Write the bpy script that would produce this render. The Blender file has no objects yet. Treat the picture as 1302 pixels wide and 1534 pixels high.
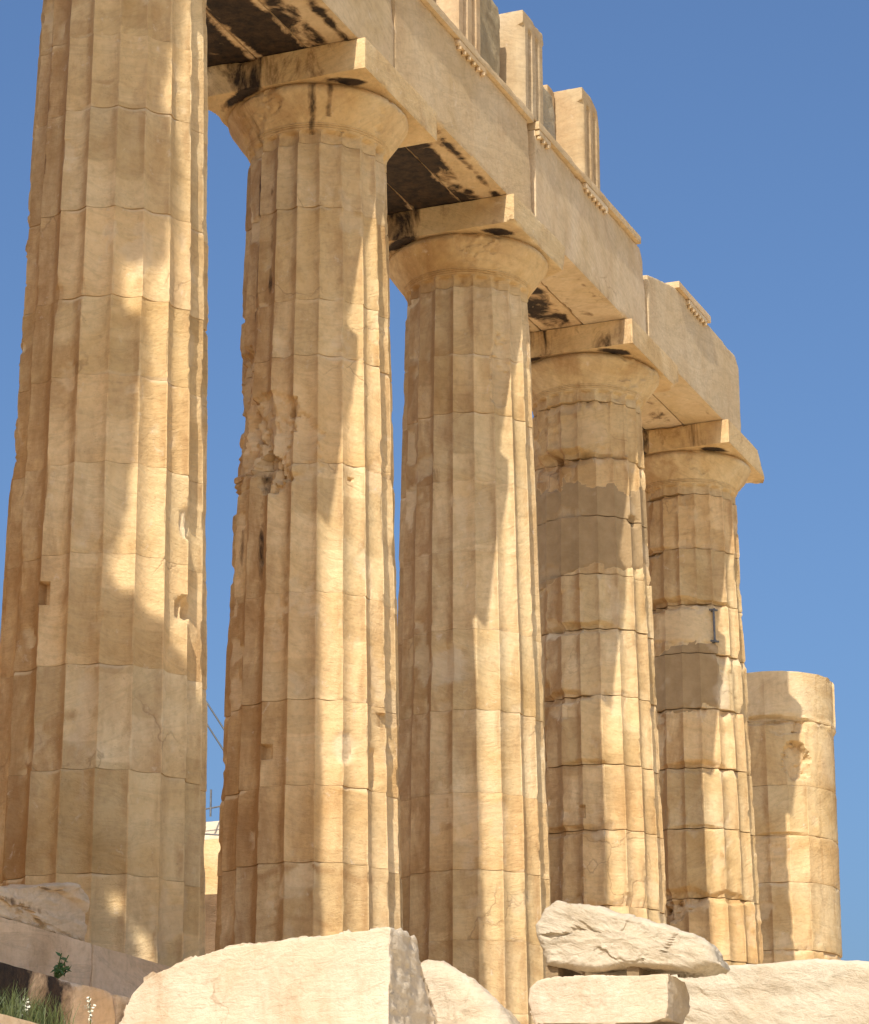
import bpy, math, random
import numpy as np
from mathutils import Matrix, Vector

# ------------------------------------------------------------------ camera, sky, sun, exposure
scene = bpy.context.scene
COL = scene.collection
cam_data = bpy.data.cameras.new('camera')
cam = bpy.data.objects.new('camera', cam_data)
COL.objects.link(cam)
CR = (0.3798978, -0.925026, -0.00213503)
CU = (-0.27642661, -0.11572731, 0.95404167)
CF = (0.88276044, 0.36184815, 0.29966636)
CL = (-21.137101, -11.751113, -3.081956)
cam.matrix_world = Matrix(((CR[0], CU[0], -CF[0], CL[0]), (CR[1], CU[1], -CF[1], CL[1]),
                           (CR[2], CU[2], -CF[2], CL[2]), (0, 0, 0, 1)))
cam_data.sensor_fit = 'HORIZONTAL'
cam_data.sensor_width = 36.0
cam_data.lens = 36.0 * 4308.794 / 1302.0
cam_data.clip_start = 0.5
cam_data.clip_end = 20000
scene.camera = cam

SUN_AZ = math.radians(6.3)        # rays travel along +X turned slightly towards +Y
SUN_EL = math.radians(45.5)
SUN_STRENGTH = 2.35
SKY_STRENGTH = 0.067
world = bpy.data.worlds.new('World')
scene.world = world
world.use_nodes = True
wn = world.node_tree.nodes
wl = world.node_tree.links
sky = wn.new('ShaderNodeTexSky')
sky.sky_type = 'NISHITA'
sky.sun_disc = False
sky.sun_elevation = SUN_EL
sky.sun_rotation = math.radians(-90) - SUN_AZ
sky.altitude = 150
sky.air_density = 1.2
sky.dust_density = 5.0
sky.ozone_density = 10.0
bg = wn['Background']
bg.inputs['Strength'].default_value = SKY_STRENGTH
wl.new(sky.outputs['Color'], bg.inputs['Color'])

ld = bpy.data.lights.new('sun', 'SUN')
ld.energy = SUN_STRENGTH
ld.angle = math.radians(0.53)
ld.color = (1.0, 0.955, 0.87)
sun = bpy.data.objects.new('sun', ld)
COL.objects.link(sun)
sd = Vector((math.cos(SUN_EL) * math.cos(SUN_AZ), math.cos(SUN_EL) * math.sin(SUN_AZ), -math.sin(SUN_EL)))
sun.rotation_euler = sd.to_track_quat('-Z', 'Y').to_euler()

scene.view_settings.view_transform = 'Standard'
scene.view_settings.look = 'None'
scene.view_settings.exposure = 1.2
scene.view_settings.gamma = 1
scene.cycles.max_bounces = 6
scene.cycles.diffuse_bounces = 4

S = 4.29                          # distance between column axes

# ------------------------------------------------------------------ numpy noise
def _h(i, j, k, seed):
    h = (i.astype(np.uint32) * np.uint32(374761393) + j.astype(np.uint32) * np.uint32(668265263)
         + k.astype(np.uint32) * np.uint32(2147483647 - 1274126177) + np.uint32((seed * 974711 + 12345) & 0xffffffff))
    h = (h ^ (h >> np.uint32(13))) * np.uint32(1274126177)
    h = h ^ (h >> np.uint32(16))
    return (h & np.uint32(0xffffff)).astype(np.float32) / np.float32(0xffffff)

def vnoise(p, seed=0):
    p = np.asarray(p, np.float32)
    f = np.floor(p)
    i = f.astype(np.int64)
    t = p - f
    t = t * t * (3 - 2 * t)
    x, y, z = i[..., 0], i[..., 1], i[..., 2]
    a, b, c = t[..., 0], t[..., 1], t[..., 2]
    r = 0
    for dx in (0, 1):
        wa = a if dx else 1 - a
        for dy in (0, 1):
            wb = b if dy else 1 - b
            for dz in (0, 1):
                wc = c if dz else 1 - c
                r = r + wa * wb * wc * _h(x + dx, y + dy, z + dz, seed)
    return r

def fbm(p, seed=0, oct=4, gain=0.5):
    p = np.asarray(p, np.float32)
    s, a, n = 0, 1.0, 0.0
    for o in range(oct):
        s = s + a * vnoise(p * (2.03 ** o) + 17.3 * o, seed + o)
        n += a
        a *= gain
    return s / n

def facet(p, scale, seed=0):
    """angular broken-stone relief: tilted planes around jittered cell points, about -0.5 .. 0.5"""
    p = np.asarray(p, np.float32) * scale
    f = np.floor(p).astype(np.int64)
    best = np.full(p.shape[:-1], 9e9, np.float32)
    val = np.zeros(p.shape[:-1], np.float32)
    for dx in (-1, 0, 1):
        for dy in (-1, 0, 1):
            for dz in (-1, 0, 1):
                i, j, k = f[..., 0] + dx, f[..., 1] + dy, f[..., 2] + dz
                h = [_h(i, j, k, seed + 101 * n) for n in range(3)]
                g = [_h(i, j, k, seed + 701 + 101 * n) - 0.5 for n in range(4)]
                ex, ey, ez = p[..., 0] - (i + h[0]), p[..., 1] - (j + h[1]), p[..., 2] - (k + h[2])
                d = ex * ex + ey * ey + ez * ez
                v = g[3] * 0.7 + (ex * g[0] + ey * g[1] + ez * g[2]) * 1.1
                c = d < best
                best = np.where(c, d, best)
                val = np.where(c, v, val)
    return val

def sstep(a, b, x):
    t = np.clip((x - a) / (b - a), 0, 1)
    return t * t * (3 - 2 * t)

# ------------------------------------------------------------------ mesh helpers
def make_obj(name, co, quads, tris, mats, parent=None, attrs=None, sharp=38, smooth=True):
    me = bpy.data.meshes.new(name)
    co = np.ascontiguousarray(co, np.float32)
    q = np.asarray(quads, np.int32).reshape(-1, 4)
    t = np.asarray(tris, np.int32).reshape(-1, 3)
    me.vertices.add(len(co))
    me.vertices.foreach_set('co', co.ravel())
    me.loops.add(q.size + t.size)
    me.loops.foreach_set('vertex_index', np.concatenate([q.ravel(), t.ravel()]))
    me.polygons.add(len(q) + len(t))
    me.polygons.foreach_set('loop_start', np.concatenate([np.arange(len(q)) * 4, q.size + np.arange(len(t)) * 3]).astype(np.int32))
    me.update(calc_edges=True)
    me.validate()
    me.polygons.foreach_set('use_smooth', np.full(len(me.polygons), smooth))
    if smooth and sharp:
        me.set_sharp_from_angle(angle=math.radians(sharp))
    for k, v in (attrs or {}).items():
        a = me.attributes.new(k, 'FLOAT', 'POINT')
        a.data.foreach_set('value', np.ascontiguousarray(v, np.float32).ravel())
    me.materials.append(mats)
    o = bpy.data.objects.new(name, me)
    COL.objects.link(o)
    if parent:
        o.parent = parent
    return o

def tag(o, label, cat, group=None):
    o['label'] = label
    o['category'] = cat
    if o.get('kind') is None:
        o['kind'] = 'thing'
    if group:
        o['group'] = group
    return o

def empty(name, loc, label, cat, group=None):
    o = bpy.data.objects.new(name, None)
    o.empty_display_size = 0.3
    COL.objects.link(o)
    o.location = loc
    return tag(o, label, cat, group)

# ------------------------------------------------------------------ materials
class NT:
    def __init__(self, name):
        self.m = bpy.data.materials.new(name)
        self.m.use_nodes = True
        self.t = self.m.node_tree
        self.bsdf = self.t.nodes['Principled BSDF']

    def n(self, kind, **kw):
        nd = self.t.nodes.new(kind)
        for k, v in kw.items():
            if k.startswith('i_'):
                nd.inputs[k[2:].replace('_', ' ')].default_value = v
            else:
                setattr(nd, k, v)
        return nd

    def l(self, a, b):
        self.t.links.new(a, b)

    def ramp(self, src, stops, interp='LINEAR'):
        r = self.n('ShaderNodeValToRGB')
        e = r.color_ramp.elements
        r.color_ramp.interpolation = interp
        while len(e) < len(stops):
            e.new(0.5)
        for x, (p, c) in zip(e, stops):
            x.position = p
            x.color = (*c, 1) if not isinstance(c, (int, float)) else (c, c, c, 1)
        self.l(src, r.inputs[0])
        return r.outputs[0]

    def mix(self, fac, a, b, mode='MIX'):
        m = self.n('ShaderNodeMix', data_type='RGBA', blend_type=mode)
        for sock, v in ((m.inputs[0], fac), (m.inputs[6], a), (m.inputs[7], b)):
            if isinstance(v, (int, float)):
                sock.default_value = v
            elif isinstance(v, tuple):
                sock.default_value = (*v, 1)
            else:
                self.l(v, sock)
        return m.outputs[2]

    def math(self, op, a, b=None, c=None):
        m = self.n('ShaderNodeMath', operation=op)
        for s, v in zip(m.inputs, (a, b, c)):
            if v is None:
                continue
            if isinstance(v, (int, float)):
                s.default_value = v
            else:
                self.l(v, s)
        return m.outputs[0]

    def noise(self, vec, scale, detail=6, rough=0.55, dist=0.0, sx=(1, 1, 1), w=(0, 0, 0)):
        mp = self.n('ShaderNodeMapping')
        mp.inputs['Scale'].default_value = sx
        mp.inputs['Location'].default_value = w
        self.l(vec, mp.inputs[0])
        nd = self.n('ShaderNodeTexNoise')
        nd.inputs['Scale'].default_value = scale
        nd.inputs['Detail'].default_value = detail
        nd.inputs['Roughness'].default_value = rough
        nd.inputs['Distortion'].default_value = dist
        self.l(mp.outputs[0], nd.inputs['Vector'])
        return nd.outputs[0]

    def attr(self, name):
        a = self.n('ShaderNodeAttribute', attribute_name=name)
        return a.outputs['Fac']


def marble(name, light, mid, dark, rust=0.5, bed=0.5, soot=0.0, rough_bump=0.35, pits=0.3, pale=0.0):
    k = NT(name)
    tc = k.n('ShaderNodeTexCoord')
    oi = k.n('ShaderNodeObjectInfo')
    off = k.math('MULTIPLY', oi.outputs['Random'], 71.0)
    cb = k.n('ShaderNodeCombineXYZ')
    k.l(off, cb.inputs[0]); k.l(off, cb.inputs[1]); k.l(off, cb.inputs[2])
    va = k.n('ShaderNodeVectorMath', operation='ADD')
    k.l(tc.outputs['Object'], va.inputs[0]); k.l(cb.outputs[0], va.inputs[1])
    rc = k.n('ShaderNodeCombineXYZ')
    for ii, fq in enumerate((1.0, 37.3, 11.7)):
        k.l(k.math('MULTIPLY', k.math('SUBTRACT', k.math('FRACT', k.math('MULTIPLY', oi.outputs['Random'], fq)), 0.5), 0.9 if ii < 2 else 6.0), rc.inputs[ii])
    vr = k.n('ShaderNodeVectorRotate', rotation_type='EULER_XYZ')
    k.l(va.outputs[0], vr.inputs['Vector']); k.l(rc.outputs[0], vr.inputs['Rotation'])
    V = vr.outputs[0]
    UP = va.outputs[0]
    big = k.noise(V, 0.9, 5, 0.6, 0.6)
    col = k.ramp(big, [(0.30, dark), (0.50, mid), (0.72, light)])
    # per-block tint
    tint = k.ramp(oi.outputs['Random'], [(0, (0.90, 0.90, 0.88)), (0.2, (1, 0.98, 0.94)), (0.4, (1.0, 0.95, 0.89)), (0.6, (0.97, 0.98, 1.0)), (0.8, (0.93, 0.90, 0.83))], 'CONSTANT')
    col = k.mix(0.9, col, tint, 'MULTIPLY')
    # bedding veins, tilted and waved
    b1 = k.noise(V, 1.0, 5, 0.62, 1.3, (0.7, 0.7, 3.8))
    veins = k.ramp(b1, [(0.44, 1.0), (0.485, 0.62), (0.5, 0.5), (0.53, 0.85), (0.62, 1.0)])
    col = k.mix(bed, col, veins, 'MULTIPLY')
    b2 = k.noise(V, 2.2, 5, 0.7, 2.0, (0.8, 0.8, 4.2), (3, 9, 1))
    col = k.mix(bed * 0.55, col, k.ramp(b2, [(0.3, (0.66, 0.58, 0.47)), (0.55, (1, 1, 1)), (0.75, (1.12, 1.08, 1.0))]), 'MULTIPLY')
    to = k.attr('tone')
    col = k.mix(1.0, col, k.ramp(k.math('ADD', to, 0.5), [(0.0, (0.84, 0.82, 0.78)), (0.5, (1, 1, 1)), (1.0, (1.07, 1.08, 1.10))]), 'MULTIPLY')
    # rusty washes that run downwards, then brown patina with painted flute shade
    r1 = k.noise(UP, 2.4, 5, 0.65, 0.4, (1, 1, 0.35), (5, 2, 7))
    col = k.mix(k.math('MULTIPLY', k.ramp(r1, [(0.50, 0.0), (0.68, 1.0)]), rust), col, (0.36, 0.185, 0.07))
    pt = k.attr('patina_shade')
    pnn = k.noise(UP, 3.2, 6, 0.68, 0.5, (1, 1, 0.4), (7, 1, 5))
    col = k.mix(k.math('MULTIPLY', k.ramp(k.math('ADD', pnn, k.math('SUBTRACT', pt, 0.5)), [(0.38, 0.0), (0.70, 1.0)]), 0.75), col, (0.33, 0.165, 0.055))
    # fine mottling, pale scuffs
    m1 = k.noise(V, 16, 4, 0.7)
    col = k.mix(0.55, col, k.ramp(m1, [(0.25, (0.72, 0.70, 0.66)), (0.5, (1, 1, 1)), (0.8, (1.12, 1.12, 1.12))]), 'MULTIPLY')
    s1 = k.noise(V, 7.0, 5, 0.75, 0.5, (1, 1, 0.7), (1, 8, 3))
    col = k.mix(k.ramp(s1, [(0.62, 0.0), (0.72, 0.45)]), col, (0.72, 0.60, 0.45))
    # thin cracks
    wv = k.n('ShaderNodeTexNoise'); wv.inputs['Scale'].default_value = 1.6; wv.inputs['Detail'].default_value = 5
    k.l(V, wv.inputs['Vector'])
    mx = k.n('ShaderNodeMix', data_type='VECTOR'); mx.inputs[0].default_value = 0.5
    k.l(V, mx.inputs[4]); k.l(wv.outputs['Color'], mx.inputs[5])
    vo = k.n('ShaderNodeTexVoronoi', feature='DISTANCE_TO_EDGE'); vo.inputs['Scale'].default_value = 1.35
    k.l(mx.outputs[1], vo.inputs['Vector'])
    cm = k.noise(V, 0.8, 3, 0.5, 0, (1, 1, 1), (2, 4, 6))
    crack = k.math('MULTIPLY', k.ramp(vo.outputs['Distance'], [(0.0, 1.0), (0.010, 0.0)]), k.ramp(cm, [(0.55, 0.0), (0.63, 1.0)]))
    col = k.mix(k.math('MULTIPLY', crack, 0.45), col, (0.24, 0.135, 0.06))
    # pits
    pv = k.noise(V, 55, 3, 0.6)
    pm = k.noise(V, 3.0, 4, 0.6, 0, (1, 1, 1), (9, 3, 2))
    pit = k.math('MULTIPLY', k.ramp(pv, [(0.66, 0.0), (0.72, 1.0)]), k.ramp(pm, [(0.45, 0.0), (0.62, 1.0)]))
    col = k.mix(k.math('MULTIPLY', pit, pits), col, (0.22, 0.125, 0.06))
    # new marble / mortar infill (attribute)
    pa = k.attr('patch')
    pn = k.noise(V, 5, 5, 0.6)
    pcol = k.mix(k.ramp(pn, [(0.3, 0.0), (0.7, 1.0)]), (0.33, 0.215, 0.10), (0.43, 0.29, 0.145))
    col = k.mix(k.ramp(pa, [(0.4, 0.0), (0.6, 1.0)]), col, pcol)
    # fresh pale breaks (attribute)
    br = k.attr('fresh')
    col = k.mix(k.math('MULTIPLY', br, 0.6), col, (0.70, 0.56, 0.38))
    # black crust (attribute weight against streaky noise)
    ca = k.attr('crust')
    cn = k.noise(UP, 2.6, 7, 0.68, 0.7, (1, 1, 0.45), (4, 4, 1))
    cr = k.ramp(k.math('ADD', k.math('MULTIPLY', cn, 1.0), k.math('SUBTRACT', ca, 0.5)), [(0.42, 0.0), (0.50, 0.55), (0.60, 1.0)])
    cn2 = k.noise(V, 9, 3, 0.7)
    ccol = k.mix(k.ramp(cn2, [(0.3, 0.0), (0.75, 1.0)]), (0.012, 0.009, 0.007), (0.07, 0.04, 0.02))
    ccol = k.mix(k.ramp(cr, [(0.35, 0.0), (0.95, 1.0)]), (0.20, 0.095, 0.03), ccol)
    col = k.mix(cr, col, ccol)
    if soot:
        sn = k.noise(V, 1.3, 9, 0.62, 0.8, (0.5, 1.0, 1.0))
        col = k.mix(k.ramp(sn, [(0.60 - soot, 0.0), (0.63 - soot, 1.0)]), col, ccol)
    k.l(col, k.bsdf.inputs['Base Color'])
    k.bsdf.inputs['Roughness'].default_value = 0.78
    k.bsdf.inputs['Specular IOR Level'].default_value = 0.25
    # bump
    f1 = k.noise(V, 34, 5, 0.75, 0.2)
    f2 = k.noise(V, 6, 5, 0.65, 1.0, (1, 1, 3.0))
    hgt = k.math('ADD', k.math('MULTIPLY', f1, 0.016), k.math('MULTIPLY', f2, 0.022))
    hgt = k.math('SUBTRACT', hgt, k.math('MULTIPLY', pit, 0.010))
    hgt = k.math('SUBTRACT', hgt, k.math('MULTIPLY', crack, 0.008))
    bp = k.n('ShaderNodeBump')
    bp.inputs['Strength'].default_value = rough_bump
    bp.inputs['Distance'].default_value = 1.0
    k.l(hgt, bp.inputs['Height'])
    k.l(bp.outputs[0], k.bsdf.inputs['Normal'])
    return k.m

LIGHT, MID, DARK = (0.77, 0.585, 0.335), (0.70, 0.495, 0.252), (0.58, 0.37, 0.155)
M_COL = marble('weathered_column_marble', LIGHT, MID, DARK, rust=0.38, bed=0.22, rough_bump=0.6, pits=0.5)
M_ARCH = marble('architrave_marble', (0.72, 0.555, 0.35), (0.66, 0.485, 0.28), (0.56, 0.39, 0.19), rust=0.22, bed=0.24, rough_bump=0.3, pits=0.4)
M_SOFFIT = marble('architrave_inner_marble', LIGHT, MID, DARK, rust=0.5, bed=0.3, soot=0.0)
M_FRIEZE = marble('frieze_marble', (0.60, 0.46, 0.29), (0.54, 0.39, 0.22), (0.47, 0.31, 0.155), rust=0.3, bed=0.25, rough_bump=0.3)
M_ROUGH = marble('rough_hewn_marble', (0.62, 0.50, 0.33), (0.42, 0.33, 0.20), (0.26, 0.19, 0.11), rust=0.15, bed=0.1, rough_bump=1.0, pits=0.7)
M_BLOCK = marble('pale_fallen_marble', (0.68, 0.59, 0.455), (0.62, 0.52, 0.38), (0.55, 0.43, 0.28), rust=0.40, bed=0.12, rough_bump=0.6, pits=0.45)
M_ROCK = marble('pale_fallen_rock', (0.69, 0.585, 0.43), (0.63, 0.515, 0.365), (0.54, 0.42, 0.27), rust=0.08, bed=0.25, rough_bump=0.8, pits=0.25)
M_SHADED = marble('shade_toned_stone', (0.24, 0.16, 0.09), (0.19, 0.12, 0.065), (0.13, 0.08, 0.04), rust=0.2, bed=0.3, rough_bump=0.6, pits=0.5)  # shade of the gap put into this dark stone colour
M_STEP = marble('grey_step_marble', (0.86, 0.68, 0.47), (0.80, 0.60, 0.39), (0.68, 0.48, 0.28), rust=0.3, bed=0.3, rough_bump=0.4, pits=0.4)

def plain(name, c1, c2, rough=0.8, scale=8, metal=0.0, stretch=(1, 1, 1), bump=0.3):
    k = NT(name)
    tc = k.n('ShaderNodeTexCoord')
    n1 = k.noise(tc.outputs['Object'], scale, 6, 0.6, 0.3, stretch)
    k.l(k.ramp(n1, [(0.3, c1), (0.7, c2)]), k.bsdf.inputs['Base Color'])
    k.bsdf.inputs['Roughness'].default_value = rough
    k.bsdf.inputs['Metallic'].default_value = metal
    bp = k.n('ShaderNodeBump'); bp.inputs['Strength'].default_value = bump; bp.inputs['Distance'].default_value = 0.02
    k.l(n1, bp.inputs['Height']); k.l(bp.outputs[0], k.bsdf.inputs['Normal'])
    return k.m

M_WOOD = plain('old_prop_wood', (0.16, 0.10, 0.05), (0.34, 0.23, 0.11), 0.85, 14, 0, (1, 1, 6))
M_IRON = plain('grey_iron', (0.10, 0.10, 0.10), (0.2, 0.19, 0.18), 0.5, 30, 0.6)
M_CABLE = plain('dark_cable', (0.02, 0.018, 0.016), (0.05, 0.045, 0.04), 0.5, 20)
M_LEAF = plain('green_leaf', (0.03, 0.075, 0.012), (0.08, 0.15, 0.03), 0.55, 9)
M_GRASS = plain('grass_blade', (0.03, 0.055, 0.010), (0.15, 0.16, 0.045), 0.6, 3)
M_FLOWER = plain('pale_flower', (0.62, 0.58, 0.42), (0.78, 0.74, 0.58), 0.7, 30)
M_GROUND = plain('dry_stony_ground', (0.62, 0.49, 0.31), (0.80, 0.66, 0.45), 0.95, 1.2, bump=0.8)
M_SHADE_PANEL = plain('shade_panel_cloth', (0.40, 0.33, 0.23), (0.48, 0.40, 0.28), 0.9, 3)

# ------------------------------------------------------------------ columns
def R0(z):
    t = np.clip(z / 9.57, 0, 1.1)
    return 0.993 * (0.95 - 0.21 * t + 0.012 * np.sin(np.pi * np.clip(t, 0, 1)))

ARR = math.radians(9.0)

def polar_grid_faces(n, m, cap=True):
    a = np.arange(n)
    b = (a + 1) % n
    q = []
    for j in range(m - 1):
        q.append(np.stack([j * n + a, j * n + b, (j + 1) * n + b, (j + 1) * n + a], 1))
    q = np.concatenate(q)
    t = np.zeros((0, 3), int)
    if cap:
        c0, c1 = n * m, n * m + 1
        t = np.concatenate([np.stack([b, a, np.full(n, c0)], 1), np.stack([(m - 1) * n + a, (m - 1) * n + b, np.full(n, c1)], 1)])
    return q, t

def angd(th, deg):
    return (th - math.radians(deg) + np.pi) % (2 * np.pi) - np.pi

def shaft_radius(th, z, P, seed, k):
    """radius of the weathered fluted surface; also returns attributes"""
    R = R0(z) * (1.0 + P.get('rad', 0.0) * np.clip(z / 9.0, 0, 1)) if 'straight' not in P else P['straight'][0] + (P['straight'][1] - P['straight'][0]) * (z - 3.5) / 4.3
    t = ((th - ARR) / math.radians(18)) % 1.0
    e = np.abs(2 * t - 1)
    fd = 0.073 * R / 0.95 * P.get('flute', 1.0)
    prof = fd * (1 - e ** 2.0)
    p = np.stack([R * np.cos(th), R * np.sin(th), z], -1)
    wl = P.get('wear', 1.0)
    side = 0.55 + 0.9 * sstep(-0.2, 0.9, np.cos(angd(th, 120)))          # the inner side is worn most
    # arris chipping: cuts the ridges back
    an = fbm(p * np.array([2.6, 2.6, 1.3]), seed + 11, 5, 0.6)
    chop = sstep(0.55, 0.80, an) * 0.05 * wl * side
    an2 = fbm(p * np.array([8.0, 8.0, 4.5]), seed + 14, 3, 0.6)
    chop = np.maximum(chop, sstep(0.58, 0.72, an2) * 0.016 * wl)
    r = np.minimum(R - prof, R - chop)
    # soft erosion
    r = r - (fbm(p * 1.7, seed + 3, 3) - 0.35) * 0.020 * wl - (fbm(p * 9.0, seed + 5, 3) - 0.4) * 0.009 * wl
    # scattered small spalls
    sp = sstep(0.66, 0.70, fbm(p * np.array([3.4, 3.4, 2.2]), seed + 31, 4, 0.55))
    r = r - sp * 0.018 * wl * side
    fresh = np.zeros_like(r)
    fresh = fresh + 0.35 * sp
    crust = np.zeros_like(r)
    patch = np.zeros_like(r)
    global PATINA_SHADE, TONE
    fi = np.floor((th - ARR) / math.radians(18) + 1e-4).astype(np.int64) % 20
    sub = np.floor((z + 0.9 * _h(fi, fi * 3, fi * 7, seed)) / 0.75).astype(np.int64)
    TONE = _h(fi, sub, sub * 5 + 1, seed + 90) - 0.5
    PATINA_SHADE = 0.07 + P.get('pat', 0.0) + 0.38 * sstep(0.45, 0.95, t) * (1 - sstep(0.97, 1.0, t)) + 0.50 * sstep(0.25, 0.9, np.cos(angd(th, 128)))  # patina on the inner flank; darker right flute walls are painted shade
    wob = fbm(p * 2.6, seed + 41, 5, 0.6) - 0.5
    wob2 = fbm(p * 11.0, seed + 43, 3, 0.6) - 0.5
    for (a, zc, w, h, dep, kind) in P.get('dents', ()):
        du = angd(th, a) * R / w
        dv = (z - zc) / h
        if kind == 'box':
            ins = (np.abs(du) < 1) & (np.abs(dv) < 1)
            r = np.where(ins, np.minimum(r, R - dep), r)
        else:
            q = np.sqrt(du * du + dv * dv) + wob * (1.4 if kind == 'rough' else 0.8) + wob2 * 0.5
            mk = 1 - sstep(0.75 if kind == 'rough' else 0.55, 1.0, q)
            fc = 0
            if kind == 'rough' and mk.max() > 0:
                ii = mk > 0
                fc = np.zeros_like(r)
                pw = p[ii] + (wob2[ii] * 0.05)[:, None]
                fc[ii] = facet(pw * np.array([1.0, 1.0, 0.6]), 3.0, seed + 3) * 0.75 + facet(pw, 8.0, seed + 4) * 0.18
            r = r - mk * dep * (0.75 + 0.6 * np.abs(wob2) + fc)
            if kind in ('fresh', 'rough'):
                fresh = np.maximum(fresh, mk * (0.8 if kind == 'fresh' else 0.25))
    for (a0, a1, z0, z1) in P.get('lost', ()):
        d = np.minimum(np.minimum(angd(th, a0), -angd(th, a1)) * R, np.minimum(z - z0, z1 - z)) + wob * 0.25
        mk = sstep(-0.01, 0.05, d)
        r = r * (1 - mk) + mk * (R - 0.042 - 0.02 * wob - 0.012 * wob2)
        TONE = TONE * (1 - mk)
    for (a0, a1, z0, z1, zs) in P.get('patches', ()):
        d = np.minimum(np.minimum(angd(th, a0), -angd(th, a1)) * R, np.minimum(z - z0 - zs * angd(th, a0), z1 - z))
        d = d + wob * 0.50 + wob2 * 0.08
        mk = sstep(-0.012, 0.012, d)
        patch = np.maximum(patch, mk)
        rim = np.exp(-(d / 0.02) ** 2) * 0.012
        r = r * (1 - mk) + (R - 0.012 - prof * 0.72) * mk - rim
    for (zb, a0, hh, amt) in P.get('bands', ()):
        zw = z + wob * 0.14 + 0.05 * np.sin(th * 5)
        PATINA_SHADE = np.maximum(PATINA_SHADE, amt * np.exp(-((zw - zb) / hh) ** 2) * (0.5 + 0.5 * np.cos(np.clip(angd(th, a0), -2, 2))))
    for (a, z0, z1, w, amt) in P.get('crust', ()):
        m = np.exp(-(angd(th, a) * R / w) ** 2) * sstep(z0 - 0.3, z0 + 0.1, z) * (1 - sstep(z1 - 0.1, z1 + 0.3, z))
        crust = np.maximum(crust, m * amt)
    return r, fresh, crust, patch

def make_drum(parent, z0, z1, P, seed, nper, dz, mat):
    n = 20 * nper
    rows = max(6, int((z1 - z0) / dz))
    # arris-aligned samples, denser at the ridge
    u = np.linspace(0, 1, nper, endpoint=False)
    u = u + 0.10 * np.sin(2 * np.pi * u) * -1 * 0.9
    th1 = ARR + (np.arange(20)[:, None] + u[None, :]).ravel() * math.radians(18)
    s = np.linspace(0, 1, rows)
    s = 0.5 - 0.5 * np.sign(0.5 - s) * np.abs(1 - 2 * s) ** 0.9
    rnd = random.Random(seed)
    gap = P.get('gap', 0.0026)
    zz = z0 + gap + (z1 - z0 - 2 * gap) * s
    th, z = np.meshgrid(th1, zz)
    jw = P.get('joint', 1.0)
    rot = math.radians(rnd.uniform(-0.3, 0.3)) * min(jw, 1)
    r, fresh, crust, patch = shaft_radius(th, z, P, P['seed'], None)
    r = r + rnd.uniform(-0.004, 0.004) * jw
    # worn and chipped joint edges
    p0 = np.stack([np.cos(th), np.sin(th), z], -1)
    wl = P.get('wear', 1.0)
    for ze, sg in ((z0, 1), (z1, -1)):
        e = np.abs(z - ze)
        pe = np.stack([np.cos(th) * 2.4, np.sin(th) * 2.4, np.full_like(th, ze * 3.1 + sg)], -1)
        ch = fbm(pe, seed + (5 if sg > 0 else 9), 4, 0.62)
        hl = sstep(0.40, 0.60, fbm(pe * 1.7 + 5.0, seed + 21, 3))
        hh = 0.004 + 0.006 * hl + 0.11 * sstep(0.52, 0.74, ch) * jw
        dd = 0.0005 + 0.005 * hl * min(jw * 1.6, 1.2) + 0.045 * sstep(0.51, 0.74, ch) * jw
        cut = np.clip(1 - e / hh + 0.25 * (fbm(p0 * 14, seed + 15, 3) - 0.5) * (e < hh), 0, 1)
        r = r - dd * cut ** 0.8
        fresh = np.maximum(fresh, 0.5 * np.clip(cut * 3, 0, 1) * sstep(0.58, 0.66, ch))
    for (a, ze, w, h, dep) in P.get('edge', ()):
        if abs(ze - z0) < 0.05 or abs(ze - z1) < 0.05:
            q = np.sqrt((angd(th, a) * R0(z) / w) ** 2 + ((z - ze) / h) ** 2)
            r = r - dep * (1 - sstep(0.5, 1.0, q + 0.7 * (fbm(np.stack([th * 3, z * 4, z * 0], -1), seed + 77, 4) - 0.5)))
    th2 = th + rot
    ox, oy = rnd.uniform(-0.004, 0.004), rnd.uniform(-0.004, 0.004)
    co = np.stack([r * np.cos(th2) + ox, r * np.sin(th2) + oy, z], -1).reshape(-1, 3)
    co = np.concatenate([co, [[0, 0, z0 + gap], [0, 0, z1 - gap]]])
    q, t = polar_grid_faces(n, rows)
    pad = lambda a: np.concatenate([a.ravel(), [0, 0]])
    return make_obj('drum', co, q, t, mat, parent, {'fresh': pad(fresh), 'crust': pad(crust), 'patch': pad(patch), 'patina_shade': pad(PATINA_SHADE * (1 - patch) * (1 - fresh)), 'tone': pad(TONE * (1 - patch))}, sharp=26)

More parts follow.
